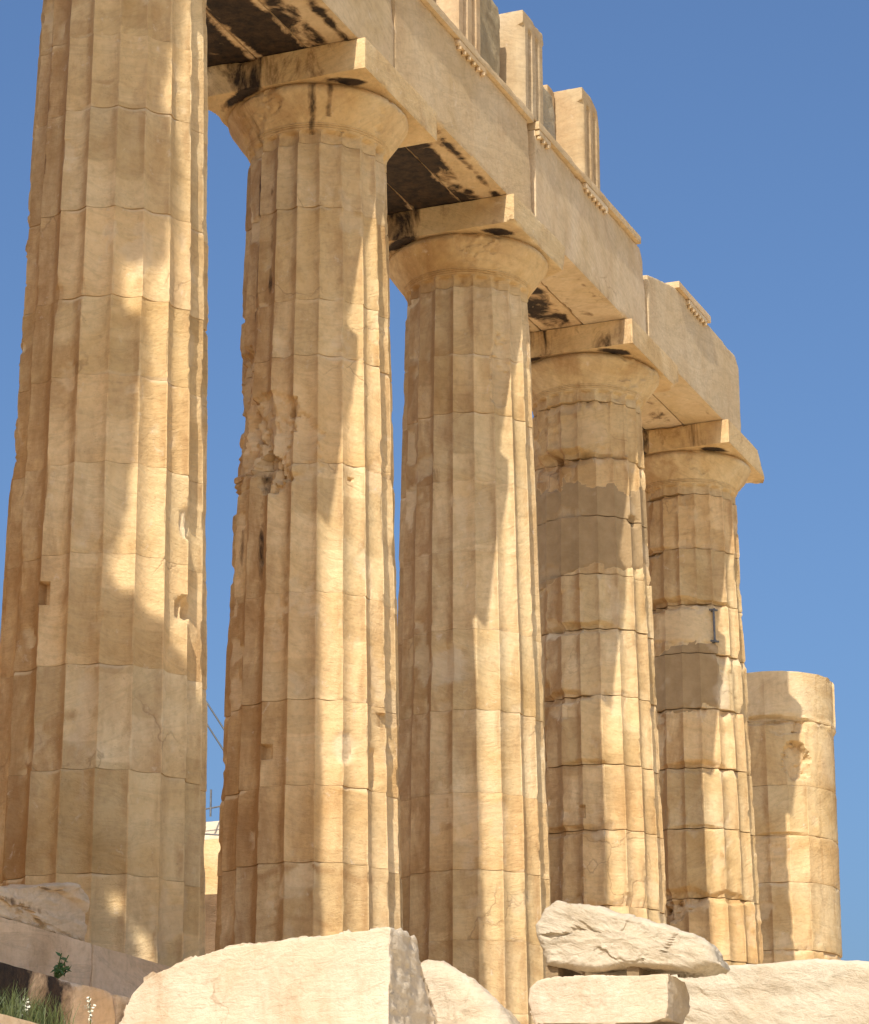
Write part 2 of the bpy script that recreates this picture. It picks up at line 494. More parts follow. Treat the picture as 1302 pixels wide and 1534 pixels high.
def make_echinus(parent, P, seed, nper, mat, z0=9.5):
    prof = [(9.503, None)] + [(z, None) for z in np.linspace(9.515, 9.640, 8)]
    neck = len(prof)
    rn = float(R0(9.64))
    prof += [(9.645, rn + 0.000), (9.655, rn + 0.012), (9.662, rn + 0.012), (9.666, rn + 0.004), (9.674, rn + 0.022), (9.682, rn + 0.022),
             (9.686, rn + 0.013), (9.694, rn + 0.032), (9.702, rn + 0.032), (9.706, rn + 0.026)]
    for s in np.linspace(0.05, 1, 22):
        prof.append((9.71 + 0.27 * s, rn + 0.03 + 0.195 * s ** 0.92))
    for s in np.linspace(0.15, 1, 10):
        prof.append((9.98 + 0.099 * s, rn + 0.225 + 0.012 * math.sin(s * math.pi) - 0.042 * s ** 2.2))
    n = 20 * nper
    u = np.linspace(0, 1, nper, endpoint=False)
    th1 = ARR + (np.arange(20)[:, None] + u[None, :]).ravel() * math.radians(18)
    th, z = np.meshgrid(th1, np.array([p[0] for p in prof]))
    rr = np.array([[(p[1] if p[1] is not None else 0)] for p in prof]) + 0 * th
    r_f, fr, cr, pa = shaft_radius(th, z, P, P['seed'], None)
    isn = np.array([[p[1] is None] for p in prof])
    # flute ends: round up into the annulets
    t = ((th - ARR) / math.radians(18)) % 1.0
    top = 9.60 + 0.035 * np.sqrt(np.clip(1 - (2 * t - 1) ** 2, 0, 1))
    lift = sstep(-0.012, 0.006, z - top)
    r_f = r_f * (1 - lift) + (R0(z) + 0.002) * lift
    r = np.where(isn, r_f, rr)
    p = np.stack([r * np.cos(th), r * np.sin(th), z], -1)
    r = r - (fbm(p * 3.0, seed + 3, 4) - 0.4) * 0.018 - (fbm(p * 11, seed + 4, 3) - 0.4) * 0.006
    sp = sstep(0.60, 0.66, fbm(p * 2.3, seed + 8, 5, 0.6))
    r = r - sp * 0.03
    for (a, zc, w, h, dep) in P.get('cap_dents', ()):
        q = np.sqrt((angd(th, a) * 0.9 / w) ** 2 + ((z - zc) / h) ** 2) + 0.8 * (fbm(p * 4, seed + 50, 4) - 0.5)
        r = r - dep * (1 - sstep(0.5, 1, q))
    for (a, z0_, z1_, w, amt) in P.get('cap_crust', ()):
        cr = np.maximum(cr, np.exp(-(angd(th, a) * 0.9 / w) ** 2) * amt * ((z > z0_) & (z < z1_)))
    co = np.stack([r * np.cos(th), r * np.sin(th), z], -1).reshape(-1, 3)
    m = len(prof)
    co = np.concatenate([co, [[0, 0, 9.503], [0, 0, prof[-1][0]]]])
    q, t = polar_grid_faces(n, m)
    pad = lambda a: np.concatenate([a.ravel(), [0, 0]])
    return make_obj('echinus', co, q, t, mat, parent, {'fresh': pad(fr * 0), 'crust': pad(cr), 'patch': pad(pa * 0), 'patina_shade': pad(0.28 + 0.25 * sstep(0.1, 0.9, np.cos(angd(th, 140))))})

# worn box: six welded grids, rounded and chipped edges, optional break planes
def box_grid(lo, hi, res):
    lo, hi = np.array(lo, float), np.array(hi, float)
    n = [max(2, int(round((hi[i] - lo[i]) / res))) for i in range(3)]
    idx, co, quads = {}, [], []
    def vid(i, j, k):
        key = (i, j, k)
        if key not in idx:
            idx[key] = len(co)
            co.append((i, j, k))
        return idx[key]
    for ax in range(3):
        u, v = [(1, 2), (2, 0), (0, 1)][ax]
        for side in (0, n[ax]):
            for a in range(n[u]):
                for b in range(n[v]):
                    f = []
                    for (da, db) in ((0, 0), (1, 0), (1, 1), (0, 1)):
                        c = [0, 0, 0]
                        c[ax] = side; c[u] = a + da; c[v] = b + db
                        f.append(vid(*c))
                    quads.append(f if side else f[::-1])
    co = np.array(co, float) / np.array(n) * (hi - lo) + lo
    return co, np.array(quads)

def worn_box(name, lo, hi, mat, parent=None, res=0.03, seed=0, edge=0.012, chip=0.06, rough=0.006, cuts=(), crust=None, thr=0.56, facet=0.0, warp=None, origin=(0, 0, 0), sharp=40, chipf=2.2):
    lo, hi = np.array(lo, float), np.array(hi, float)
    co, q = box_grid(lo, hi, res)
    mx = 0.45 * (hi - lo).min()
    c1 = fbm(co * chipf, seed + 1, 5, 0.6)
    rr = np.clip(edge * (0.5 + fbm(co * 7, seed + 2, 3)) + chip * sstep(thr, 0.85, c1), 0.002, mx)[:, None]
    ins = np.clip(co, lo + rr, hi - rr)
    d = co - ins
    ln = np.linalg.norm(d, axis=1, keepdims=True)
    nrm = d / np.maximum(ln, 1e-9)
    p = ins + nrm * rr
    disp = -(fbm(co * 2.2, seed + 5, 4) - 0.35) * rough * 1.6 - (fbm(co * 12, seed + 6, 4, 0.6) - 0.4) * rough
    if facet:
        disp = disp - facet * np.abs(fbm(co * 1.6, seed + 15, 5, 0.55) - 0.5) * 2
    p = p + nrm * disp[:, None]
    fresh = np.zeros(len(p))
    for (pt, nn, amp, fq) in cuts:
        pt, nn = np.array(pt, float), np.array(nn, float)
        nn = nn / np.linalg.norm(nn)
        wv = (fbm(p * fq, seed + 21, 5, 0.6) - 0.5) * amp * 2
        s = (p - pt) @ nn + wv
        p = p - np.clip(s, 0, None)[:, None] * nn
        fresh = np.maximum(fresh, 0.45 * (s > 0))
    if warp is not None:
        p = warp(p)
    at = {'fresh': fresh, 'crust': np.zeros(len(p)) if crust is None else crust(p, nrm), 'patch': np.zeros(len(p))}
    return make_obj(name, p - np.array(origin), q, np.zeros((0, 3)), mat, parent, at, sharp=sharp)

HW = 0.973                                       # half width of the abacus
ZA0, ZA1 = 10.08, 10.43

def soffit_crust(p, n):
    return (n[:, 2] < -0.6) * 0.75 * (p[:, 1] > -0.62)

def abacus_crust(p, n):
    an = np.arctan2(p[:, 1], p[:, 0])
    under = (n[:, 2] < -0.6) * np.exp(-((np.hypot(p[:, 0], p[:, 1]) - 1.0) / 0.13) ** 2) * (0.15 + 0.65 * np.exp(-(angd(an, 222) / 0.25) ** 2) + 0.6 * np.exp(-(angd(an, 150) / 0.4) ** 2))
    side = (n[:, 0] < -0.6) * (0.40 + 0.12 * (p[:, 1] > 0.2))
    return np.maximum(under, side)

def make_column(k, label, joints, base, P, lowres=False, top=True):
    nper, dz = (12, 0.018) if not lowres else (6, 0.12)
    if k >= 3 and not lowres:
        nper, dz = 11, 0.022
    seed = P['seed']
    root = empty('column', (S * (k - 1), 0, 0), label, 'column', 'fluted columns of the ruined temple row')
    js = sorted(joints)
    lo = base
    edges = [base] + [j for j in js if j > base + 0.2]
    for i in range(len(edges) - 1):
        make_drum(root, edges[i], edges[i + 1], P, seed * 31 + i, nper, dz, M_COL)
    if top:
        make_echinus(root, P, seed, nper, M_COL)
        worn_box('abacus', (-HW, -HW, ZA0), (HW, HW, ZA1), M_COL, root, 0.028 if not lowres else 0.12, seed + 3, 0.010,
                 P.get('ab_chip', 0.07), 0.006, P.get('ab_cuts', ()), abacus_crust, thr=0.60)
    return root

BASE = 0.33
GRP = None
P1 = dict(seed=1, rad=0.032, gap=0.0015, bands=[(2.4, 150, 0.10, 0.62), (8.2, 200, 0.04, 0.45), (8.6, 205, 0.03, 0.4)], wear=0.7, joint=0.25,
          dents=[(262, 3.46, 0.13, 0.13, 0.10, 'dent'), (262, 4.22, 0.09, 0.20, 0.05, 'fresh'), (172, 3.52, 0.055, 0.09, 0.10, 'box'),
                 (206, 3.55, 0.09, 0.55, 0.035, 'dent'), (120, 5.2, 0.3, 0.5, 0.04, 'rough'), (122, 6.6, 0.2, 0.8, 0.05, 'rough'), (270, 3.0, 0.1, 0.3, 0.03, 'dent')],
          crust=[(128, 7.4, 8.6, 0.12, 0.55), (150, 7.2, 8.3, 0.10, 0.62), (168, 6.8, 7.3, 0.08, 0.5)])
P2 = dict(seed=2, gap=0.0018, bands=[(1.86, 190, 0.09, 0.62), (1.35, 180, 0.05, 0.5)], wear=0.8, joint=0.4,
          dents=[(165, 6.35, 0.40, 0.58, 0.095, 'rough'), (188, 6.22, 0.46, 0.36, 0.045, 'rough'), (125, 6.6, 0.45, 0.9, 0.09, 'rough'), (173.8, 3.05, 0.05, 0.075, 0.09, 'box'),
                 (258, 3.42, 0.10, 0.07, 0.07, 'box'), (228, 3.1, 0.16, 0.22, 0.03, 'fresh'), (252, 2.95, 0.14, 0.2, 0.05, 'dent'), (233, 5.85, 0.05, 0.03, 0.05, 'dent')],
          crust=[(146, 7.6, 9.3, 0.07, 0.52), (163, 7.9, 9.2, 0.06, 0.50), (163, 4.7, 6.0, 0.12, 0.50), (187, 5.2, 5.8, 0.08, 0.46), (140, 5.0, 6.0, 0.08, 0.42)],
          cap_crust=[(200, 9.6, 10.1, 0.10, 0.52), (212, 9.75, 10.1, 0.07, 0.55), (150, 9.5, 10.1, 0.2, 0.42)])
P3 = dict(seed=3, gap=0.0015, wear=0.65, joint=0.25,
          dents=[(186, 4.95, 0.28, 0.26, 0.05, 'fresh'), (233, 8.45, 0.16, 0.45, 0.055, 'rough'), (264, 2.9, 0.06, 0.14, 0.08, 'dent'), (215, 6.7, 0.13, 0.4, 0.02, 'rough')],
          crust=[(170, 6.9, 7.3, 0.15, 0.45)],
          ab_cuts=[((0.72, -HW, 10.25), (0.9, -0.5, -0.25), 0.05, 3.0)])
P4 = dict(seed=4, gap=0.006, wear=1.2, joint=1.5,
          dents=[(190, 9.05, 0.5, 0.22, 0.02, 'rough'), (248, 8.08, 0.12, 0.10, 0.05, 'rough'), (187, 4.05, 0.05, 0.07, 0.08, 'box'), (150, 8.55, 0.25, 0.3, 0.08, 'rough'),
                 (158, 8.7, 0.14, 0.16, 0.10, 'rough')],
          patches=[(110, 285, 6.98, 8.36, 0.14)],
          lost=[(192, 246, 8.80, 9.48), (150, 196, 6.45, 6.98)], edge=[(165, 8.74, 0.55, 0.16, 0.11), (215, 8.74, 0.4, 0.05, 0.05), (185, 6.43, 0.6, 0.09, 0.08), (170, 5.55, 0.5, 0.10, 0.08), (190, 4.66, 0.35, 0.06, 0.05), (175, 3.83, 0.5, 0.08, 0.06), (250, 7.92, 0.14, 0.10, 0.06)],
          ab_cuts=[((0.9, -HW, 10.16), (0.5, -0.6, -0.9), 0.05, 3.0)])
P5 = dict(seed=5, gap=0.007, bands=[(9.3, 200, 0.06, 0.5), (8.85, 200, 0.04, 0.45)], wear=1.1, joint=1.6,
          dents=[(195, 7.55, 0.55, 0.28, 0.03, 'rough'), (232, 6.55, 0.16, 0.42, 0.03, 'fresh'), (175, 3.50, 0.22, 0.20, 0.22, 'rough'), (150, 3.50, 0.3, 0.2, 0.2, 'rough')],
          patches=[(120, 228, 6.35, 7.25, 0.0)],
          lost=[(130, 226, 7.28, 7.80), (222, 250, 6.3, 6.9)], edge=[(170, 7.87, 0.65, 0.11, 0.11), (220, 7.87, 0.5, 0.05, 0.06), (170, 9.5, 0.4, 0.05, 0.06), (200, 5.49, 0.6, 0.10, 0.07), (150, 8.68, 0.4, 0.06, 0.06), (180, 3.67, 0.6, 0.14, 0.09), (232, 3.67, 0.4, 0.10, 0.06), (200, 4.63, 0.5, 0.05, 0.04)],
          ab_cuts=[((0.55, -HW, 10.40), (0.75, -0.35, 0.75), 0.09, 2.5), ((0.93, -0.8, 10.25), (1, -0.6, 0.1), 0.05, 3.0)])
P6 = dict(seed=6, bands=[(7.6, 200, 0.12, 0.5), (7.2, 200, 0.05, 0.55)], wear=0.9, joint=0.9, straight=(0.955, 0.985), flute=0.35,
          dents=[(216, 6.42, 0.22, 0.28, 0.13, 'rough'), (208, 6.95, 0.35, 0.12, 0.06, 'rough'), (200, 7.5, 0.8, 0.45, 0.03, 'rough'), (262, 6.5, 0.3, 0.5, 0.04, 'rough')],
          lost=[(100, 300, 7.10, 7.85), (236, 300, 3.4, 7.0)], edge=[(185, 7.06, 0.7, 0.08, 0.09), (200, 5.28, 0.4, 0.05, 0.04)])
P0 = dict(seed=9, wear=1.0)

make_column(1, 'nearest and widest fluted marble column at the left edge, dappled with small sun patches',
            [9.5, 8.0, 8.72, 7.03, 6.19, 5.46, 4.66, 3.85, 2.88, 1.99, 1.12], BASE, P1)
make_column(2, 'second fluted marble column from the left, with a deep gouge in its left flank', [9.5, 8.78, 7.75, 7.14, 5.99, 4.64, 3.55, 2.7, 1.95, 1.1], BASE, P2)
make_column(3, 'third fluted marble column from the left, with a pale impact scar on its shaft', [9.5, 8.65, 7.93, 7.1, 6.25, 5.33, 4.4, 3.46, 2.6, 1.83, 1.05], BASE, P3)
make_column(4, 'fluted marble column with a smooth brown repair band below its capital', [9.5, 8.74, 7.92, 7.14, 6.43, 5.55, 4.66, 3.83, 2.88, 2.0, 1.1], BASE, P4)
c5 = make_column(5, 'last column that still carries a capital, with an iron clamp on its shaft', [9.5, 8.68, 7.87, 7.13, 6.33, 5.49, 4.63, 3.67, 2.8, 1.9, 1.1], BASE, P5)
make_column(6, 'broken column stump without a capital, farthest right in the row', [7.83, 7.06, 6.04, 5.28, 4.56, 3.54, 2.6, 1.6], BASE, P6, top=False)

# iron clamp on the fifth column
def bars(name, segs, mat, parent=None, r=0.012, n=8):
    co, q, t = [], [], []
    for a, b, rad in segs:
        a, b = Vector(a), Vector(b)
        d = (b - a).normalized()
        s = d.orthogonal().normalized(); w = d.cross(s)
        o = len(co)
        for e in (a, b):
            for i in range(n):
                an = 2 * math.pi * i / n
                co.append(tuple(e + (s * math.cos(an) + w * math.sin(an)) * rad))
        for i in range(n):
            j = (i + 1) % n
            q.append((o + i, o + j, o + n + j, o + n + i))
        co += [tuple(a), tuple(b)]
        for i in range(n):
            j = (i + 1) % n
            t.append((o + j, o + i, o + 2 * n)); t.append((o + n + i, o + n + j, o + 2 * n + 1))
    return make_obj(name, np.array(co), q, t, mat, parent)

def cyl(deg, z, off=0.0):
    r = float(R0(z)) + off
    return (r * math.cos(math.radians(deg)), r * math.sin(math.radians(deg)), z)
bars('clamp', [(cyl(223.5, 7.76, 0.004), cyl(223.5, 7.30, 0.004), 0.016), (cyl(219, 7.76, 0.004), cyl(228, 7.76, 0.004), 0.016),
               (cyl(219, 7.30, 0.004), cyl(228, 7.30, 0.004), 0.016), (cyl(223.5, 7.76, -0.05), cyl(223.5, 7.76, 0.03), 0.022), (cyl(223.5, 7.30, -0.05), cyl(223.5, 7.30, 0.03), 0.022)], M_IRON, c5)

# ------------------------------------------------------------------ entablature
ZT0, ZT1 = 10.433, 11.78
YF = -0.885
def arch_span(x0, x1, label, seed, end_cuts=(), taenia=None, res=0.03, soot=0.6):
    root = empty('architrave_beam', (x0, 0, ZT0), label, 'architrave', 'architrave beams over the columns')
    org = (x0, 0, ZT0)
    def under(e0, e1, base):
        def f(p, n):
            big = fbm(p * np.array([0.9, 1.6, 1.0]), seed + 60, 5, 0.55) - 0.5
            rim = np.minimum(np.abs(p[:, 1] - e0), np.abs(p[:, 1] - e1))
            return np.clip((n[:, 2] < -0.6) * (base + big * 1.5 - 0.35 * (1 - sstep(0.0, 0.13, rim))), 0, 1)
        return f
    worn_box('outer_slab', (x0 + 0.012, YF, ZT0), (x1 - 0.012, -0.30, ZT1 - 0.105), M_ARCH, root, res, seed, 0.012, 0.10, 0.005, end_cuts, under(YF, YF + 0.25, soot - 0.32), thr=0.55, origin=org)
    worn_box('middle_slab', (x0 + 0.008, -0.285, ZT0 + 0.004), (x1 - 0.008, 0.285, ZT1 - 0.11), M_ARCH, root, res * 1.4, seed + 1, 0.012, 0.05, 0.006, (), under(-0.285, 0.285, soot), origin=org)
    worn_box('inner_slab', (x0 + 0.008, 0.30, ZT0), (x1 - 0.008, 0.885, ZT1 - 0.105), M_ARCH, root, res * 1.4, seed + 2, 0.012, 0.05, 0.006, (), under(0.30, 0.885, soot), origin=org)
    for (a, b) in (taenia if taenia is not None else [(x0 + 0.01, x1 - 0.01)]):
        worn_box('taenia', (a, YF - 0.055, ZT1 - 0.103), (b, -0.31, ZT1), M_ARCH, root, 0.03, seed + 7, 0.010, 0.06, 0.005, (), thr=0.53, origin=org)
    return root

def regula(root, xa, xb, gut, seed):
    ox = root.location.x
    worn_box('regula', (xa, YF - 0.050, ZT1 - 0.175), (xb, YF + 0.02, ZT1 - 0.105), M_ARCH, root, 0.025, seed, 0.006, 0.03, 0.003, origin=(ox, 0, ZT0))
    for g in gut:
        bars('gutta', [((g - ox, YF - 0.026, ZT1 - 0.177 - ZT0), (g - ox, YF - 0.026, ZT1 - 0.215 - ZT0), 0.027)], M_ARCH, root)

def gl(xc, skip=()):
    return [xc - 0.36 + 0.144 * i for i in range(6) if i not in skip]

# architrave blocks, joints above the column axes
a1 = arch_span(0, S, 'architrave beam with sooty underside between the two nearest columns', 41, soot=0.86, end_cuts=[((4.16, YF, 11.3), (1, -1.3, 0.35), 0.04, 3.0)])
a2 = arch_span(S, 2 * S, 'architrave beam over the second and third columns, carrying the tallest triglyph blocks', 51, taenia=[(S + 0.01, 8.42)], soot=0.96, end_cuts=[((8.40, YF, 11), (1, -1.4, 0.12), 0.05, 3.0)])
a3 = arch_span(2 * S, 3 * S, 'architrave beam over the third and fourth columns, bare at its far end', 61,
               taenia=[(2 * S + 0.01, 12.47)], end_cuts=[((12.52, YF, 11.68), (1, -0.15, 0.8), 0.05, 2.0), ((12.72, YF, 11), (1, -1.4, 0.1), 0.05, 3.0)], soot=0.52)
a4 = arch_span(3 * S, 4 * S, 'broken end piece of architrave over the fourth and fifth columns', 71, soot=0.60, taenia=[(14.12, 15.60)],
               end_cuts=[((13.3, YF, 11.50), (-0.22, -0.1, 1), 0.05, 2.5), ((16.95, YF, 11.64), (0.9, 0, 1.2), 0.05, 2.5), ((17.13, YF, 11), (1, 0, 0.04), 0.05, 2.0)])
regula(a1, 1.72, 2.57, gl(2.145), 301)
regula(a2, 6.01, 6.86, gl(6.435), 302)
regula(a2, S + 0.02, S + 0.43, gl(S, (0, 1, 2)), 303)
regula(a3, 2 * S + 0.03, 2 * S + 0.43, gl(2 * S, (0, 1, 2)), 304)
regula(a3, 10.3, 11.15, gl(10.725), 305)
regula(a4, 14.59, 15.44, gl(15.015), 306)

def triglyph(xc, label, seed, w=0.80, zt=13.12, yf=-0.90, yb=-0.34, cuts=(), x_off=0.0):
    """block with two full grooves and two half grooves cut into its outer face and a plain band on top"""
    x0, x1 = xc - w / 2, xc + w / 2
    z0 = ZT1 + 0.004
    lo, hi = np.array([x0, yf, z0]), np.array([x1, yb, zt])
    co, q = box_grid(lo, hi, 0.024)
    c1 = fbm(co * 2.4, seed + 1, 5, 0.6)
    rr = np.clip(0.010 + 0.07 * sstep(0.58, 0.85, c1), 0.002, 0.2)[:, None]
    ins = np.clip(co, lo + rr, hi - rr)
    d = co - ins
    nrm = d / np.maximum(np.linalg.norm(d, axis=1, keepdims=True), 1e-9)
    p = ins + nrm * rr
    p = p - nrm * ((fbm(co * 3, seed + 5, 4) - 0.35) * 0.012 + (fbm(co * 14, seed + 6, 3) - 0.4) * 0.006)[:, None]
    t = (p[:, 0] - x0) / w * 6
    g = np.minimum(np.minimum(np.abs(t - 0), np.abs(t - 6)), np.minimum(np.abs(t - 2), np.abs(t - 4)))
    depth = np.clip(0.085 - g * 0.17, 0, 0.085)
    top = 1 - sstep(zt - 0.20, zt - 0.16, p[:, 2])
    front = np.clip(1 - (p[:, 1] - yf) / 0.12, 0, 1)
    p[:, 1] += depth * top * front * (1.0)
    for (pt, nn, amp, fq) in cuts:
        pt, nn = np.array(pt, float), np.array(nn, float); nn = nn / np.linalg.norm(nn)
        s = (p - pt) @ nn + (fbm(p * fq, seed + 21, 5, 0.6) - 0.5) * amp * 2
        p = p - np.clip(s, 0, None)[:, None] * nn
    org = np.array([xc, 0, ZT1])
    z = np.zeros(len(p))
    o = make_obj('triglyph', p - org, q, np.zeros((0, 3)), M_FRIEZE, None, {'fresh': z, 'crust': z, 'patch': z}, sharp=35)
    o.location = org
    return tag(o, label, 'triglyph', 'triglyph blocks on the architrave')

triglyph(6.435, 'tallest grooved triglyph block, cut off by the top of the photo', 82, zt=13.13)
triglyph(8.55, 'middle grooved triglyph block with a plain band along its top, above the third column', 83, w=0.74, zt=13.08, cuts=[((8.92, -0.9, 12.9), (1, -0.1, 0.35), 0.04, 3)])
triglyph(10.66, 'farthest grooved triglyph block with a rounded broken top', 84, w=0.72, zt=13.0, cuts=[((10.98, -0.9, 12.55), (1, -0.1, 0.30), 0.03, 3), ((10.7, -0.9, 12.98), (0.4, -0.2, 1), 0.03, 3)])

def backer(x0, x1, z1, y0, label, seed, cuts=(), mat=None, y1=-0.1):
    o = worn_box('backing_block', (x0, y0, ZT1 + 0.004), (x1, y1, z1), mat or M_ROUGH, None, 0.03, seed, 0.02, 0.10, 0.018, cuts, None, thr=0.5, origin=(x0, y0, ZT1), facet=0.03)
    o.location = (x0, y0, ZT1)
    return tag(o, label, 'backing block', 'rough backing blocks between the triglyphs')
backer(4.75, 6.00, 13.05, -0.66, 'rough backing block left of the tallest triglyph', 90)
backer(6.86, 7.90, 13.0, -0.72, 'rough speckled backing block between the tallest and the middle triglyph', 91, [((7.86, -0.7, 12.9), (1, -0.1, 0.25), 0.05, 2.5)])
backer(8.95, 9.80, 12.62, -0.73, 'lower rough speckled backing block just behind the middle triglyph', 92, [((9.72, -0.7, 12.5), (1, 0, 0.5), 0.05, 2.5)])
backer(9.98, 10.28, 12.98, -0.56, 'narrow pale block against the near side of the farthest triglyph', 93, mat=M_FRIEZE)
backer(11.03, 11.32, 12.12, -0.72, 'small rough stone behind the foot of the farthest triglyph', 94, [((11.25, -0.7, 12.05), (1, 0, 0.8), 0.05, 3)])

# ------------------------------------------------------------------ added screen left of the frame, cut to cast broken shade on the nearest column
def shade_caster():
    root = empty('shade_tower', (-8, 0, -1.4), 'tall unseen shade screen on poles, added left of the columns', 'shade_caster')
    edge = [(22.0, -1.62), (17.77, -1.60), (17.47, -1.59), (17.1, -1.57), (16.68, -1.52), (16.40, -1.51), (16.30, -1.58), (16.02, -1.61), (15.59, -1.60), (15.35, -1.60), (14.98, -1.58),
            (14.70, -1.45), (14.62, -1.26), (14.2, -1.26), (14.16, -1.40), (14.09, -1.46), (13.78, -1.46), (13.38, -1.43), (12.74, -1.40), (12.28, -1.36), (11.91, -1.28), (11.66, -1.25),
            (11.60, -1.33), (11.62, -1.45), (11.70, -1.60), (11.55, -1.80), (11.3, -2.0), (8.9, -2.30), (4.5, -2.45), (0.0, -2.45)]
    ez = np.array([e[0] - 0.55 for e in edge])[::-1]; ey = np.array([e[1] for e in edge])[::-1]
    st = 0.04
    ys = np.arange(-2.6, 1.6, st); zs = np.arange(1.0, 21.0, st)
    keep = np.zeros((len(zs), len(ys)), bool)
    for i, z in enumerate(zs):
        keep[i] = ys > np.interp(z, ez, ey)
        for (hy, hz, hr) in ((-1.41, 8.93, 0.07), (-1.56, 8.80, 0.07), (-1.60, 8.62, 0.06), (-1.62, 8.70, 0.05)):
            keep[i] &= ~((ys - hy) ** 2 + (z + 0.55 - hz) ** 2 * 0.5 < hr ** 2)
    co, q, ids = [], [], {}
    def v(i, j):
        if (i, j) not in ids:
            ids[(i, j)] = len(co)
            co.append((0.03 * math.sin(j * 0.11) + 0.02 * math.sin(i * 0.05), ys[0] + j * st, zs[0] + i * st + 1.4))
        return ids[(i, j)]
    for i in range(len(zs)):
        for j in range(len(ys)):
            if keep[i, j]:
                q.append((v(i, j), v(i, j + 1), v(i + 1, j + 1), v(i + 1, j)))
    o = make_obj('shade_panel', np.array(co), q, np.zeros((0, 3)), M_SHADE_PANEL, root)
    sm = o.modifiers.new('thickness', 'SOLIDIFY'); sm.thickness = 0.02
    for y in (-0.9, 1.5):
        for x in (-0.12, -1.6):
            bars('pole', [((x, y, 0), (x, y, 22.2), 0.03)], M_IRON, root)
    for z in np.arange(2, 22, 2.0):
        bars('rail', [((-0.12, -0.9, z), (-0.12, 1.5, z), 0.025), ((-1.6, -0.9, z), (-1.6, 1.5, z), 0.025), ((-0.12, 1.5, z), (-1.6, 1.5, z), 0.025)], M_IRON, root)
shade_caster()

# ------------------------------------------------------------------ stepped platform
def course(name, x0, x1, y0, y1, z0, z1, label, cat, seed, joints, mat=M_STEP, crust=None):
    root = empty(name, (x0, y0, z0), label, cat, 'courses of the stepped temple platform')
    xs = [x0] + joints + [x1]
    for i in range(len(xs) - 1):
        fine = xs[i + 1] > -5 and xs[i] < 3
        worn_box('step_block', (xs[i] + 0.006, y0, z0 + 0.003), (xs[i + 1] - 0.006, y1, z1), mat, root, 0.035 if fine else 0.15, seed + i, 0.015, 0.09, 0.010, (), crust, thr=0.52, origin=(x0, y0, z0))
    return root
course('platform_step', -14, 34, -1.12, 1.2, -0.19, BASE, 'top step of the temple platform, under the columns', 'step', 500, [-9.2, -4.9, -2.02, 0.3, 2.4, 4.6, 9, 14, 20, 27])
course('platform_step', -14, 34, -1.82, -1.126, -0.715, -0.195, 'middle step of the temple platform, streaked black at the left', 'step', 520, [-8.8, -5.6, -2.9, -0.9, 1.2, 3.4, 9, 14, 20, 27],
       crust=lambda p, n: (n[:, 1] < -0.6) * np.maximum(np.exp(-((p[:, 0] + 4.15) / 0.95) ** 4) * 0.56, np.exp(-((p[:, 0] + 2.72) / 0.07) ** 2) * 0.55))
course('platform_step', -14, 34, -2.55, -1.826, -1.30, -0.72, 'lowest step of the temple platform with a sunlit edge', 'step', 540, [-8.5, -5.2, -2.5, -0.5, 1.5, 3.6, 9, 14, 20, 27])
cw = worn_box('cella_wall', (-14, 4.3, BASE - 0.02), (4.9, 5.5, 9.6), M_STEP, None, 0.4, 570, 0.02, 0.1, 0.02, origin=(-14, 4.3, 0))  # unseen wall added to keep light off the inner side of the columns
cw.location = (-14, 4.3, 0)
tag(cw, 'unseen high inner temple wall, added left of the frame to hold back light', 'wall')
fl = worn_box('temple_floor', (-14, 1.206, -0.19), (34, 22, BASE - 0.02), M_STEP, None, 0.8, 560, 0.01, 0.02, 0.01)
fl['kind'] = 'structure'

